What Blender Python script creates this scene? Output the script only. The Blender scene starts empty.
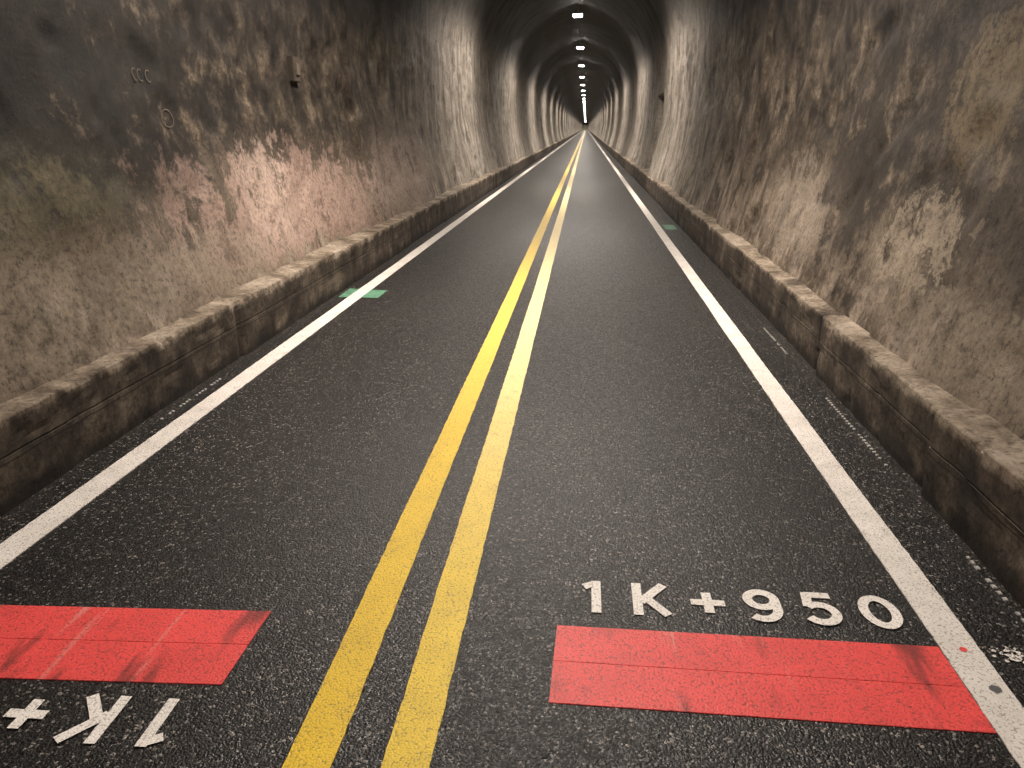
import bpy, math, random, bmesh
from mathutils import Vector, noise
random.seed(7)
sc = bpy.context.scene
CX = -0.41          # tunnel axis
Y0, Y1 = -7.0, 560.0

# ---------------------------------------------------------------- node helpers
class M:
    def __init__(s, name):
        s.m = bpy.data.materials.new(name); s.m.use_nodes = True
        s.t = s.m.node_tree; s.t.nodes.clear()
        s.out = s.t.nodes.new('ShaderNodeOutputMaterial')
        s.b = s.t.nodes.new('ShaderNodeBsdfPrincipled')
        s.t.links.new(s.b.outputs[0], s.out.inputs[0])
        s.co = s.t.nodes.new('ShaderNodeTexCoord').outputs['Object']
        s.sep = s.t.nodes.new('ShaderNodeSeparateXYZ'); s.lk(s.co, s.sep.inputs[0])
    def lk(s, a, b): s.t.links.new(a, b)
    def st(s, sock, v):
        if isinstance(v, bpy.types.NodeSocket): s.lk(v, sock)
        else:
            if sock.type == 'RGBA' and len(v) == 3: v = (*v, 1)
            sock.default_value = v
    def map(s, scale=(1,1,1), loc=(0,0,0), vec=None):
        n = s.t.nodes.new('ShaderNodeMapping'); s.lk(vec or s.co, n.inputs[0])
        n.inputs['Scale'].default_value = scale; n.inputs['Location'].default_value = loc
        return n.outputs[0]
    def noise(s, scale, detail=4, rough=.55, vec=None, dist=0):
        n = s.t.nodes.new('ShaderNodeTexNoise'); s.lk(vec or s.co, n.inputs['Vector'])
        n.inputs['Scale'].default_value = scale; n.inputs['Detail'].default_value = detail
        n.inputs['Roughness'].default_value = rough; n.inputs['Distortion'].default_value = dist
        return n.outputs[0]
    def vor(s, scale, vec=None):
        n = s.t.nodes.new('ShaderNodeTexVoronoi')
        s.lk(vec or s.co, n.inputs['Vector']); n.inputs['Scale'].default_value = scale
        return n.outputs
    def math(s, op, a, b=0.0, c=0.0):
        n = s.t.nodes.new('ShaderNodeMath'); n.operation = op
        s.st(n.inputs[0], a); s.st(n.inputs[1], b); s.st(n.inputs[2], c)
        return n.outputs[0]
    def rng(s, v, a, b, c=0.0, d=1.0):
        n = s.t.nodes.new('ShaderNodeMapRange'); s.st(n.inputs[0], v)
        n.interpolation_type = 'SMOOTHSTEP'
        for i, k in enumerate((a, b, c, d)): n.inputs[i+1].default_value = k
        return n.outputs[0]
    def mix(s, f, a, b, mode='MIX'):
        n = s.t.nodes.new('ShaderNodeMix'); n.data_type = 'RGBA'; n.blend_type = mode
        s.st(n.inputs[0], f); s.st(n.inputs[6], a); s.st(n.inputs[7], b)
        return n.outputs[2]
    def ramp(s, v, stops):
        n = s.t.nodes.new('ShaderNodeValToRGB'); s.st(n.inputs[0], v)
        e = n.color_ramp.elements
        while len(e) < len(stops): e.new(.5)
        for k, (p, c) in enumerate(stops):
            e[k].position = p; e[k].color = (*c, 1)
        return n.outputs[0]
    def bump(s, h, strength, dist):
        n = s.t.nodes.new('ShaderNodeBump'); s.st(n.inputs['Height'], h)
        n.inputs['Strength'].default_value = strength; n.inputs['Distance'].default_value = dist
        s.lk(n.outputs[0], s.b.inputs['Normal'])
    def blob(s, c, r, nz, warp):
        """ragged patch around a world position; r = radii"""
        n = s.t.nodes.new('ShaderNodeMapping')
        n.inputs['Location'].default_value = tuple(-c[i]/r[i] for i in range(3))
        n.inputs['Scale'].default_value = tuple(1/k for k in r)
        s.lk(s.co, n.inputs[0])
        l = s.t.nodes.new('ShaderNodeVectorMath'); l.operation = 'LENGTH'; s.lk(n.outputs[0], l.inputs[0])
        return s.math('MULTIPLY_ADD', s.math('SUBTRACT', nz, .5), warp*4, l.outputs['Value'])
    def fin(s, col, rough, spec=.5):
        s.st(s.b.inputs['Base Color'], col); s.st(s.b.inputs['Roughness'], rough)
        s.b.inputs['Specular IOR Level'].default_value = spec
        return s.m

def wall_material(name, patches):
    s = M(name)
    z, y, x = s.sep.outputs[2], s.sep.outputs[1], s.sep.outputs[0]
    big = s.noise(.6, 4, .6); med = s.noise(2.9, 10, .76, dist=.1); fine = s.noise(30, 4, .85)
    streak = s.noise(1.0, 7, .70, vec=s.map((1.0, 3.6, .55), (3.1, 1.7, 0)))
    base = s.ramp(med, [(.36, (.030,.023,.017)), (.44, (.092,.070,.050)), (.52, (.180,.142,.106)), (.60, (.285,.236,.185)), (.72, (.47,.41,.345))])
    base = s.mix(s.rng(streak, .53, .62, 0, .35), base, (.38,.325,.275))
    base = s.mix(s.rng(streak, .48, .38, 0, .8), base, (.042,.033,.025))
    # paler base colour further in
    base = s.mix(s.rng(y, 9, 19, 0, .72), base, s.ramp(streak, [(.34, (.16,.14,.12)), (.5, (.37,.34,.30)), (.66, (.60,.57,.52))]))
    # formwork joints of the lining
    fj = s.math('ABSOLUTE', s.math('SUBTRACT', s.math('FRACT', s.math('MULTIPLY_ADD', y, 1/2.8, .464)), .5))
    base = s.mix(s.rng(fj, .4925, .4985, 0, .6), base, (.04,.03,.024))
    # darker colour towards the vault, ragged edge, weaker further in
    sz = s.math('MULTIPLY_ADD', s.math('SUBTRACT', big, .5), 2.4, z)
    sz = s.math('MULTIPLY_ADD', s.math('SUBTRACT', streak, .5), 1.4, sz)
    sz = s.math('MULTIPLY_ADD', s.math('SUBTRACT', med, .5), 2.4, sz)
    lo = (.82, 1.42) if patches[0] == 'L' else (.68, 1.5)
    dark_upper = s.math('MULTIPLY', s.rng(sz, *lo), s.rng(y, 6, 13, .965 if patches[0] == 'L' else .88, .30))
    dark_upper_col = s.ramp(med, [(.40, (.010,.0075,.0055)), (.50, (.028,.021,.015)), (.58, (.066,.050,.035)), (.68, (.18,.142,.10))])
    col = s.mix(dark_upper, base, dark_upper_col)
    # base colour goes near black at the crown
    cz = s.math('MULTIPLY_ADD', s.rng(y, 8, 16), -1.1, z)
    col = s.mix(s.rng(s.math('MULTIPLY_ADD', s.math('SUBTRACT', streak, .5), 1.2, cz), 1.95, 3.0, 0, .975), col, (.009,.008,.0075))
    for c, r, k, w, op, soft in patches[1]:
        m = s.rng(s.blob(c, r, med, w), 1.0-soft, 1.0+soft, op, 0)
        col = s.mix(m, col, k)
    # pores and sandy grain
    col = s.mix(.9, col, s.ramp(fine, [(.36, (.30,.28,.26)), (.46, (.85,.84,.83)), (.62, (1.15,1.13,1.1))]), 'MULTIPLY')
    col = s.mix(.85, col, s.ramp(med, [(.39, (.38,.36,.34)), (.47, (.88,.88,.88)), (.60, (1.05,1.05,1.05))]), 'MULTIPLY')
    h = s.math('MULTIPLY_ADD', fine, .2, s.math('MULTIPLY', med, .8))
    s.bump(h, .7, .018)
    return s.fin(col, .72, .4)

def kerb_material():
    s = M('kerb_concrete')
    z, y = s.sep.outputs[2], s.sep.outputs[1]
    med = s.noise(3.4, 9, .72); fine = s.noise(30, 4, .85)
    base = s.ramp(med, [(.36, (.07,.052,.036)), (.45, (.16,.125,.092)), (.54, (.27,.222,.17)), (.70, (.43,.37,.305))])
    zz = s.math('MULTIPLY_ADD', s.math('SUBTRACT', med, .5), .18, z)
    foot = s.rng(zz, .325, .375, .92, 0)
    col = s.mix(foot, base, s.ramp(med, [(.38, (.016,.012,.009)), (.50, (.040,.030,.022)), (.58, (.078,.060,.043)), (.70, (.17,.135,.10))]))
    # darker band right above the road
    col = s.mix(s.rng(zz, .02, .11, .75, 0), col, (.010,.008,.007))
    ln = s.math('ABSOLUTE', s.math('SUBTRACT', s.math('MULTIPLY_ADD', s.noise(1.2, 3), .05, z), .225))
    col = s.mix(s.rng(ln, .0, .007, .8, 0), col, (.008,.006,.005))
    col = s.mix(.9, col, s.ramp(fine, [(.36, (.30,.28,.26)), (.46, (.85,.84,.83)), (.62, (1.15,1.13,1.1))]), 'MULTIPLY')
    s.bump(s.math('MULTIPLY_ADD', fine, .25, s.math('MULTIPLY', med, .75)), .6, .014)
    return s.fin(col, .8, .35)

def asphalt_material():
    s = M('asphalt')
    v_ = s.vor(130); d = v_['Distance']; n = s.noise(230, 2, .6)
    sc_ = s.t.nodes.new('ShaderNodeSeparateColor'); s.lk(v_['Color'], sc_.inputs[0])
    v = s.math('MULTIPLY_ADD', n, .35, s.math('MULTIPLY', sc_.outputs[0], .65))
    col = s.ramp(v, [(.2, (.003,.0026,.0025)), (.62, (.0065,.006,.0055)), (.78, (.016,.0145,.013)), (.83, (.30,.28,.26))])
    col = s.mix(.7, col, s.ramp(s.noise(1.3, 5, .6, vec=s.map((1, .4, 1))), [(.3, (.5,.48,.47)), (.7, (1.5,1.45,1.4))]), 'MULTIPLY')
    ax = s.math('ABSOLUTE', s.math('SUBTRACT', s.sep.outputs[0], CX))
    # dark damp gutter with a little dust
    dust = s.rng(s.math('MULTIPLY_ADD', s.noise(3, 5), .25, ax), 1.90, 2.1, 0, .25)
    col = s.mix(dust, col, (.045,.037,.030))
    spot = s.rng(s.vor(1.6)['Distance'], .0, .012, .9, 0)
    col = s.mix(spot, col, (.4,.38,.35))
    s.bump(s.math('MULTIPLY_ADD', n, .7, s.math('MULTIPLY', d, -1.0)), .55, .004)
    return s.fin(col, s.rng(sc_.outputs[1], 0, 1, .30, .62), .46)

def paint(name, c, wear=.5, marks=False, fade=None):
    s = M(name)
    v_ = s.vor(130); d = v_['Distance']; n = s.noise(230, 2, .6)
    col = s.mix(.5, c, s.ramp(s.noise(5, 6, .65), [(.3, (.66,.64,.60)), (.65, (1.05,1.05,1.05))]), 'MULTIPLY')
    if fade: col = s.mix(s.rng(s.math('ADD', s.sep.outputs[1], s.noise(2)), 2.2, 5.5, 0, .85), col, fade)
    if marks:
        tm = s.noise(2.2, 4, .6, vec=s.map((2.2, .5, 1), (.35, 0, 0)))
        col = s.mix(s.rng(tm, .54, .66, 0, .8), col, (.12,.025,.022))
        t2 = s.noise(3.0, 4, .6, vec=s.map((5, .4, 1), (3.35, 0, 0)))
        col = s.mix(s.rng(t2, .58, .70, 0, .4), col, (.75,.42,.37))
        t3 = s.noise(9.0, 6, .7)
        col = s.mix(s.rng(t3, .56, .68, 0, .55), col, (.42,.05,.045))
    chip = s.rng(s.math('MULTIPLY_ADD', s.noise(11, 5, .7), .55, s.math('MULTIPLY', n, .55)), .67 - .09*wear, .73 - .07*wear)
    col = s.mix(s.math('MULTIPLY', chip, .8), col, (.045,.04,.035))
    pits = s.rng(s.math('MULTIPLY_ADD', n, .5, d), .85, 1.05, 0, .5)
    col = s.mix(pits, col, (.05,.04,.035))
    s.bump(s.math('MULTIPLY_ADD', n, .4, s.math('MULTIPLY', d, -1.0)), .35, .003)
    return s.fin(col, .52, .4)

def plain(name, c, rough=.6, metal=0):
    s = M(name)
    col = s.mix(.6, c, s.ramp(s.noise(12, 5), [(.3, (.6,.6,.6)), (.7, (1.1,1.1,1.1))]), 'MULTIPLY')
    s.b.inputs['Metallic'].default_value = metal
    return s.fin(col, rough)

def emis(name, c, st):
    s = M(name); s.fin((.8,.8,.8), .4)
    s.b.inputs['Emission Color'].default_value = (*c, 1); s.b.inputs['Emission Strength'].default_value = st
    return s.m

# patches: centre, radii, colour, warp, opacity, softness
PL = ('L', [((-2.75, 3.4, 1.20), (1.0, .9, .30), (.11,.098,.042), 1.2, .45, .25),
            ((-2.75, 3.9, 1.85), (1.0, 2.2, .62), (.014,.011,.008), 1.3, .8, .3),
            ((-2.50, 7.2, .82), (1.0, 2.3, .42), (.48,.34,.285), 1.4, .75, .35),
            ((-2.45, 6.3, 1.0), (1.0, .5, .38), (.62,.48,.405), 1.4, .5, .3),
            ((-2.5, 3.0, .66), (.9, 1.2, .26), (.30,.245,.185), 1.4, .6, .3),
            ((-2.5, 4.9, .60), (.9, .9, .22), (.31,.255,.20), 1.4, .6, .3),
            ((-2.5, 11., .9), (.9, 1.8, .5), (.48,.38,.33), 1.4, .6, .3)])
PR = ('R', [((1.95, 4.0, 1.62), (.9, .36, .32), (.19,.145,.088), 1.3, .75, .10),
            ((1.75, 4.3, .90), (.9, .5, .24), (.38,.315,.24), 1.4, .75, .10),
            ((1.8, 6.6, .9), (.9, 1.0, .35), (.31,.26,.21), 1.4, .55, .15),
            ((1.75, 3.3, .58), (.9, .9, .20), (.31,.255,.195), 1.4, .6, .2),
            ((1.9, 5.4, 1.25), (.9, .8, .5), (.032,.025,.019), 1.4, .75, .3)])
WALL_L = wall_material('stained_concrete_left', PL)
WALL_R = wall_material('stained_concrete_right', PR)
WALL_C = wall_material('dark_vault_concrete', ('L', []))
KERB, ASPH = kerb_material(), asphalt_material()
WHITE = paint('white_road_paint', (.80,.75,.70), .5)
TEXTW = paint('white_lettering_paint', (.90,.85,.80), -.2)
YEL_L = paint('yellow_road_paint', (.83,.55,.02), .35, fade=(.70,.50,.09))
YEL_R = paint('yellow_road_paint_faded', (.85,.59,.03), .35, fade=(.76,.63,.34))
RED = paint('red_road_paint', (.88,.085,.08), .15, marks=True)
GREEN = paint('green_road_paint', (.12,.30,.19), 1.1)
METAL = plain('galvanised_steel', (.50,.48,.45), .5, .1)
DARKM = plain('grey_lamp_housing', (.12,.12,.12), .5)
CHALK = plain('faded_chalk', (.12,.095,.07), .9)
RUST = plain('rusty_plate', (.06,.045,.033), .8)
STONE = plain('grit_stone', (.12,.10,.08), .9)
LENS = emis('lamp_diffuser', (1,.95,.88), 90)

def mk(name, verts, faces, mat, smooth=False, parent=None):
    me = bpy.data.meshes.new(name); me.from_pydata(verts, [], faces); me.update()
    if smooth: me.polygons.foreach_set('use_smooth', [True]*len(me.polygons))
    o = bpy.data.objects.new(name, me); sc.collection.objects.link(o)
    me.materials.append(mat)
    if parent: o.parent = parent
    return o

# ---------------------------------------------------------------- tunnel lining
def ys():
    r = []; y = Y0
    while y < Y1:
        r.append(y)
        y += .045 if 1 < y < 9 else (.12 if y < 28 else (.3 if y < 70 else 1.2))
    r.append(Y1); return r
YS = ys()
SEG = 5.6
SPR = 3.05; HWM = 2.36; ARH = 2.45
def h01(i, k=0):
    return (math.sin(i*127.1 + k*311.7)*43758.5453) % 1.0
def disp(p, full=True):
    y = p.y
    d = .05*noise.noise(p*.45) + .022*noise.noise(p*1.5 + Vector((5,2,1)))
    if y < 30:
        d += .010*noise.noise(p*4.0) + .004*noise.noise(p*11)
        # spalled hollows with a sharp edge
        c = noise.noise(p*1.9 + Vector((3,8,1))) + .35*noise.noise(p*7)
        d += .020*min(1, max(0, (c-.18)*9))
    i = math.floor((y+1.3)/SEG); f = (y+1.3) - i*SEG
    k = 1 - min(1, max(0, (p.z-3.2)/1.6))
    d += (.03 if y < 11 else .06)*(h01(i)-.5)*2*k
    if y > 9:
        d -= .07*math.sin(math.pi*f/SEG)*k
    return d
def hw(z):
    t = min(1, max(0, (z-.3)/1.9)); return 2.06 + (HWM-2.06)*math.sin(math.pi/2*t)
def wallpt(side, z, y):
    p = Vector((CX + side*hw(z), y, z)); d = disp(p)
    if side > 0 and z < 2.3 and abs(y-21.6) < .75: d += .8
    if side < 0 and z < 2.2 and abs(y-47.5) < .9: d += .8
    p.x += side*d; return p
def archpt(a, y):
    p = Vector((CX - HWM*math.cos(a), y, SPR + ARH*math.sin(a))); d = disp(p)
    return p + Vector((-math.cos(a), 0, math.sin(a)))*d
def sheet(name, fn, params, mat):
    V = [fn(t, y) for y in YS for t in params]; n = len(params)
    F = [(j*n+i, j*n+i+1, (j+1)*n+i+1, (j+1)*n+i) for j in range(len(YS)-1) for i in range(n-1)]
    return mk(name, V, F, mat, True)
ZS = [.36 + (SPR-.36)*i/60 for i in range(61)]
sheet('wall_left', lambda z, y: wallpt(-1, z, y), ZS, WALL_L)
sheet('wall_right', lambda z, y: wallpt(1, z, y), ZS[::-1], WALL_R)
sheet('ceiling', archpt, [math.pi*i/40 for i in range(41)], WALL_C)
def cap(name, y):
    pr = [Vector((CX-2.6,y,-.02))] + [archpt(math.pi*i/24, y) + Vector((0,0,.2)) for i in range(25)] + [Vector((CX+2.6,y,-.02))]
    mk(name, pr, [tuple(range(len(pr)))], WALL_C)
cap('wall_back', Y0+.02); cap('wall_front', Y1-.02)
mk('floor', [(-2.95,Y0,0),(2.1,Y0,0),(2.1,Y1,0),(-2.95,Y1,0)], [(0,1,2,3)], ASPH)

# ---------------------------------------------------------------- kerbs
def kerb(side, xf):
    back = CX + side*(2.06+.20); bw = abs(back-xf)
    prof = [(0,0),(0,.04),(0,.08),(0,.12),(0,.16),(0,.2),(.0,.220),(.010,.225),(.0,.230),(0,.26),(0,.29),(0,.32),(.0,.358),(.001,.374),(.005,.380),(.020,.382),(.06,.383),(.12,.387),(.16,.392),(bw,.41)]
    V = []; n = len(prof)
    BL = 2.6
    for y in YS:
        i = math.floor((y+.4)/BL); f = (y+.4) - i*BL
        off = (h01(i, side)-.5)*.035
        hz = (h01(i, 3+side)-.5)*.035
        if side > 0 and y < 3.1: off -= .03; hz += .01
        g = min(f, BL-f)
        jt = .010 if g < .03 else 0
        for k, (dx, z) in enumerate(prof):
            q = Vector((xf*3, y*2.6, z*7))
            r = .005*noise.noise(q) + .0025*noise.noise(q*3.1)
            c0 = noise.noise(q*1.3 + Vector((4,4,4))) + .4*noise.noise(q*4)
            if dx < .015: r += .007*min(1, max(0, (c0-.28)*7))
            ch = 0
            if z >= .33 and dx < .025:      # broken arris, only here and there
                c = noise.noise(Vector((side*4, y*1.9, 2.2))) + .6*noise.noise(Vector((side*4, y*9, 9)))
                ch = min(.030, max(0, c-.38)*.2)*(1 if z > .36 else .5)
            if k == n-1: r = jt = 0
            xx = xf + side*(dx + off + r + ch + jt)
            zz = z + (z/.4)*hz - ch*.45 + (.0015*noise.noise(Vector((dx*20, y*9, 4))) if z > .37 else 0)
            V.append((xx, y, zz if z > 0 else -.01))
    F = [(j*n+i, j*n+i+1, (j+1)*n+i+1, (j+1)*n+i) for j in range(len(YS)-1) for i in range(n-1)]
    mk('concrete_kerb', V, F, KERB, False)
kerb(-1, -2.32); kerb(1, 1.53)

# ---------------------------------------------------------------- road paint
def slab(name, corners, z, mat, parent=None):
    (a,b,c,d) = corners   # near-left, near-right, far-right, far-left
    V = []
    for zz in (0.0005, z):
        V += [(a[0],a[1],zz),(b[0],b[1],zz),(c[0],c[1],zz),(d[0],d[1],zz)]
    F = [(4,5,6,7),(0,1,5,4),(1,2,6,5),(2,3,7,6),(3,0,4,7)]
    return mk(name, V, F, mat, parent=parent)
def stripe(name, xc, w, mat, z=.004):
    V = []; F = []; y = Y0+.05; ny = []
    while y < 60: ny.append(y); y += .03 if y < 8 else .25
    ny += [60, 120, 240, 400, Y1-.05]
    for y in ny:
        e = [(.0035*noise.noise(Vector((xc, y*22, k*7))) + .004*noise.noise(Vector((xc, y*1.1, k*3)))) if y < 60 else 0 for k in (0,1)]
        l, r = xc-w/2+e[0], xc+w/2+e[1]
        V += [(l,y,.0004),(l,y,z),(r,y,z),(r,y,.0004)]
    for j in range(len(ny)-1):
        for i in range(3): F.append((j*4+i,(j+1)*4+i,(j+1)*4+i+1,j*4+i+1)[::-1])
    return mk(name, V, F, mat)
stripe('white_edge_line', -2.105, .125, WHITE)
stripe('white_edge_line', 1.178, .118, WHITE)
stripe('yellow_centre_line', -.640, .122, YEL_L)
stripe('yellow_centre_line', -.398, .122, YEL_R)

def empty(name, loc=(0,0,0)):
    e = bpy.data.objects.new(name, None); e.empty_display_size = .1; e.location = loc
    sc.collection.objects.link(e); return e
e = empty('red_distance_band')
slab('lower_panel', [(-.054,1.675),(1.117,1.673),(1.117,1.843),(-.049,1.845)], .003, RED, e)
slab('upper_panel', [(-.049,1.848),(1.117,1.846),(1.117,2.018),(-.044,2.015)], .003, RED, e)
e = empty('red_distance_band')
slab('lower_panel', [(-2.04,1.605),(-.984,1.659),(-.982,1.832),(-2.04,1.775)], .003, RED, e)
slab('upper_panel', [(-2.04,1.778),(-.982,1.835),(-.979,2.001),(-2.04,1.942)], .003, RED, e)

# painted characters, drawn as strokes
def arc(cx, cy, rx, ry, a0, a1, n=26):
    return [(cx+rx*math.cos(math.radians(a0+(a1-a0)*i/n)), cy+ry*math.sin(math.radians(a0+(a1-a0)*i/n))) for i in range(n+1)]
W, H = .112, .180; T = .032
def G(ch):
    h = T/2
    if ch == '1': return [[(.052,0),(.052,H)], [(.046,H-h-.002),(.010,H-h-.022)]]
    if ch == 'K': return [[(h,0),(h,H)], [(W-.004,H-.004),(.026,.072)], [(.046,.094),(W,.005)]]
    if ch == '+': return [[(.0,.088),(W,.088)], [(W/2,.032),(W/2,.144)]]
    if ch == '9': return [arc(.058,.122,.044,.042,0,360,30), [(.102,.128),(.1015,.095)]+arc(.050,.074,.0515,.058,8,-130)]
    if ch == '5': return [[(.112,H-h),(.034,H-h)], [(.036,H-.004),(.026,.096)] , arc(.058,.062,.048,.047,135,-150)]
    if ch == '0': return [arc(.062,.090,.048,.074,0,360,36)]
def ribbons(strokes, w):
    V=[]; F=[]; S=[]
    for si, st in enumerate(strokes):
        b = len(V); n = len(st); closed = n > 3 and (abs(st[0][0]-st[-1][0])+abs(st[0][1]-st[-1][1])) < 1e-6
        for i, p in enumerate(st):
            q0 = st[i-1] if i > 0 else (st[-2] if closed else None)
            q1 = st[i+1] if i < n-1 else (st[1] if closed else None)
            t = []
            for A, B in ((q0,p),(p,q1)):
                if A is not None and B is not None:
                    d = Vector((B[0]-A[0], B[1]-A[1]))
                    if d.length > 1e-9: t.append(d.normalized())
            tt = sum(t, Vector((0,0))).normalized(); nn = Vector((-tt.y, tt.x))
            k = 1/max(.6, abs(nn.dot(Vector((-t[0].y, t[0].x)))))
            V += [(p[0]+nn.x*w/2*k, p[1]+nn.y*w/2*k), (p[0]-nn.x*w/2*k, p[1]-nn.y*w/2*k)]; S += [si, si]
        for i in range(n-1): F.append((b+2*i, b+2*i+1, b+2*i+3, b+2*i+2))
    return V, F, S
XS = [('1',.030),('K',.203),('+',.395),('9',.573),('5',.752),('0',.942)]
def lettering(place):
    e = empty('distance_marking_lettering')
    for k, (ch, x) in enumerate(XS):
        V, F, S = ribbons(G(ch), T)
        mk('character_%d' % (k+1), [(*place(x+v[0], v[1]), .0044+.0004*S[i]) for i, v in enumerate(V)], F, TEXTW, parent=e)
lettering(lambda x, y: (x, 2.092+y))
lettering(lambda x, y: (-1.005-x, 1.592-y*.95 - .02*x))

e = empty('green_survey_mark'); slab('patch', [(-2.26,6.72),(-1.88,6.72),(-1.88,7.06),(-2.27,7.12)], .0035, GREEN, e)
e = empty('green_survey_mark'); slab('patch', [(1.30,12.0),(1.47,12.0),(1.47,12.6),(1.28,12.6)], .0035, GREEN, e)

def disc(name, x, y, r, z, mat, n=20):
    V = [(x+r*math.cos(2*math.pi*i/n)*random.uniform(.9,1.1), y+r*math.sin(2*math.pi*i/n)*random.uniform(.9,1.1), z) for i in range(n)]
    return mk(name, V, [tuple(range(n))], mat)
disc('survey_nail', 1.196, 1.84, .016, .0055, DARKM)
disc('survey_nail', 1.186, 2.01, .011, .0055, RED)
# splash of white paint: ragged blot with speckles
V=[]; F=[]
for (bx,by,br) in [(1.325,2.0,.026)] + [(1.325+random.gauss(0,.022), 2.0+random.gauss(0,.02), random.uniform(.002,.007)) for _ in range(40)]:
    b=len(V); n=14
    V += [(bx+br*math.cos(2*math.pi*i/n)*random.uniform(.7,1.3), by+br*math.sin(2*math.pi*i/n)*random.uniform(.7,1.3), .003) for i in range(n)]
    F.append(tuple(range(b,b+n)))
mk('paint_splash', V, F, WHITE)

# ---------------------------------------------------------------- perforated steel edging in the gutter
def edging(x, spans):
    V=[]; F=[]
    for a, b in spans:
        y = a
        while y < b:
            q=len(V); w = random.uniform(.010,.016); l = random.uniform(.016,.024)
            for zz, k in ((0,1),(.005,.8)):
                V.extend([(x-w*k/2,y,zz),(x+w*k/2,y,zz),(x+w*k/2,y+l*k,zz),(x-w*k/2,y+l*k,zz)])
            F.extend([tuple(q+i for i in f) for f in ((4,5,6,7),(0,1,5,4),(1,2,6,5),(2,3,7,6),(3,0,4,7))])
            y += .036 if random.random() > .12 else .08
    mk('gutter_edging_strip', V, F, METAL)
edging(1.450, [(1.2,2.55),(3.35,4.3),(5.2,5.9)])
edging(-2.250, [(3.6,4.3)])

V=[]; F=[]
for _ in range(1300):
    s = random.choice((-1,1)); y = random.uniform(1, 16)
    x = (-2.275 + random.random()**2*.010) if s < 0 else (1.470 - random.random()**2*.006)
    r = random.uniform(.002,.005); b=len(V)
    for dx,dy,dz in ((1,0,.2),(0,1,.2),(-1,0,.2),(0,-1,.2),(.2,.1,1),(0,0,-.3)):
        V.append((x+dx*r*random.uniform(.7,1.3), y+dy*r*random.uniform(.7,1.3), r*.3+dz*r))
    for q in ((0,1,4),(1,2,4),(2,3,4),(3,0,4),(1,0,5),(2,1,5),(3,2,5),(0,3,5)): F.append(tuple(b+i for i in q))
mk('gutter_grit', V, F, STONE)

# ---------------------------------------------------------------- bits on the walls
def on_wall(side, strokes, y0, z0, w, name, mat):
    Vv, Ff, S = ribbons(strokes, w); P=[]
    for a, b in Vv:
        p = wallpt(side, z0+b, y0+a); p.x -= side*.006; P.append(p)
    return mk(name, P, Ff, mat)
c3 = [[(x+.045+dx, y) for dx,y in arc(0,.05,.030,.035,50,310,12)] for x in (0,.09,.18)]
on_wall(-1, c3, 4.65, 1.76, .008, 'chalk_mark', CHALK)
on_wall(-1, [arc(0,0,.075,.055,0,360,20)], 5.0, 1.56, .008, 'chalk_mark', CHALK)
def box(nm, s, c, bev):
    bm = bmesh.new(); bmesh.ops.create_cube(bm, size=1)
    for v in bm.verts: v.co = Vector((v.co.x*s[0]+c[0], v.co.y*s[1]+c[1], v.co.z*s[2]+c[2]))
    bmesh.ops.bevel(bm, geom=bm.edges[:], offset=bev, segments=2, affect='EDGES')
    me = bpy.data.meshes.new(nm); bm.to_mesh(me); bm.free(); return me
p = wallpt(-1, 2.02, 7.4); p.x = max(wallpt(-1, 2.02+a, 7.4+b).x for a in (-.1,0,.1) for b in (-.08,0,.08))
e = empty('wall_plate', p)
for nm, s, c, mt, bv in (('plate', (.07,.18,.22), (.01,0,0), RUST, .006), ('boss', (.02,.09,.11), (.050,0,0), CHALK, .008)):
    me = box(nm, s, c, bv); me.materials.append(mt)
    o = bpy.data.objects.new(nm, me); sc.collection.objects.link(o); o.parent = e

# ---------------------------------------------------------------- lamps at the crown
LX, LZ, LY, LS = -.40, 5.2, 28.9, 11.2
LM = []
for nm, s, c, mat, bev in (('housing',(.36,.62,.09),(0,0,.055),DARKM,.03),('diffuser',(.31,.56,.05),(0,0,.0),LENS,.02),
                           ('bracket_1',(.03,.04,.16),(0,.2,.165),METAL,.004),('bracket_2',(.03,.04,.16),(0,-.2,.165),METAL,.004)):
    me = box(nm, s, c, bev); me.materials.append(mat); LM.append((nm, me))
ld = bpy.data.lights.new('lamp_light', 'AREA'); ld.shape = 'RECTANGLE'; ld.size = .27; ld.size_y = .52
ld.energy = 410; ld.color = (1,.885,.775); ld.spread = math.radians(145)
for k in range(-3, 60):
    y = LY + LS*k
    if y > Y1-3: break
    e = empty('tunnel_lamp', (LX, y, LZ))
    for nm, me in LM:
        o = bpy.data.objects.new(nm, me); sc.collection.objects.link(o); o.parent = e
    lo = bpy.data.objects.new('light', ld); sc.collection.objects.link(lo); lo.parent = e; lo.location = (0,0,-.03)

# ---------------------------------------------------------------- world + camera
w = bpy.data.worlds.new('World'); sc.world = w; w.use_nodes = True
w.node_tree.nodes['Background'].inputs[0].default_value = (0,0,0,1)
cam = bpy.data.cameras.new('camera'); cam.sensor_width = 36; cam.lens = 26.37; cam.clip_end = 2000; cam.clip_start = .05
co = bpy.data.objects.new('camera', cam); sc.collection.objects.link(co)
co.location = (0,0,1.5); co.rotation_euler = (math.radians(90-18.85), 0, math.radians(5.33))
sc.camera = co
sc.view_settings.view_transform = 'Standard'
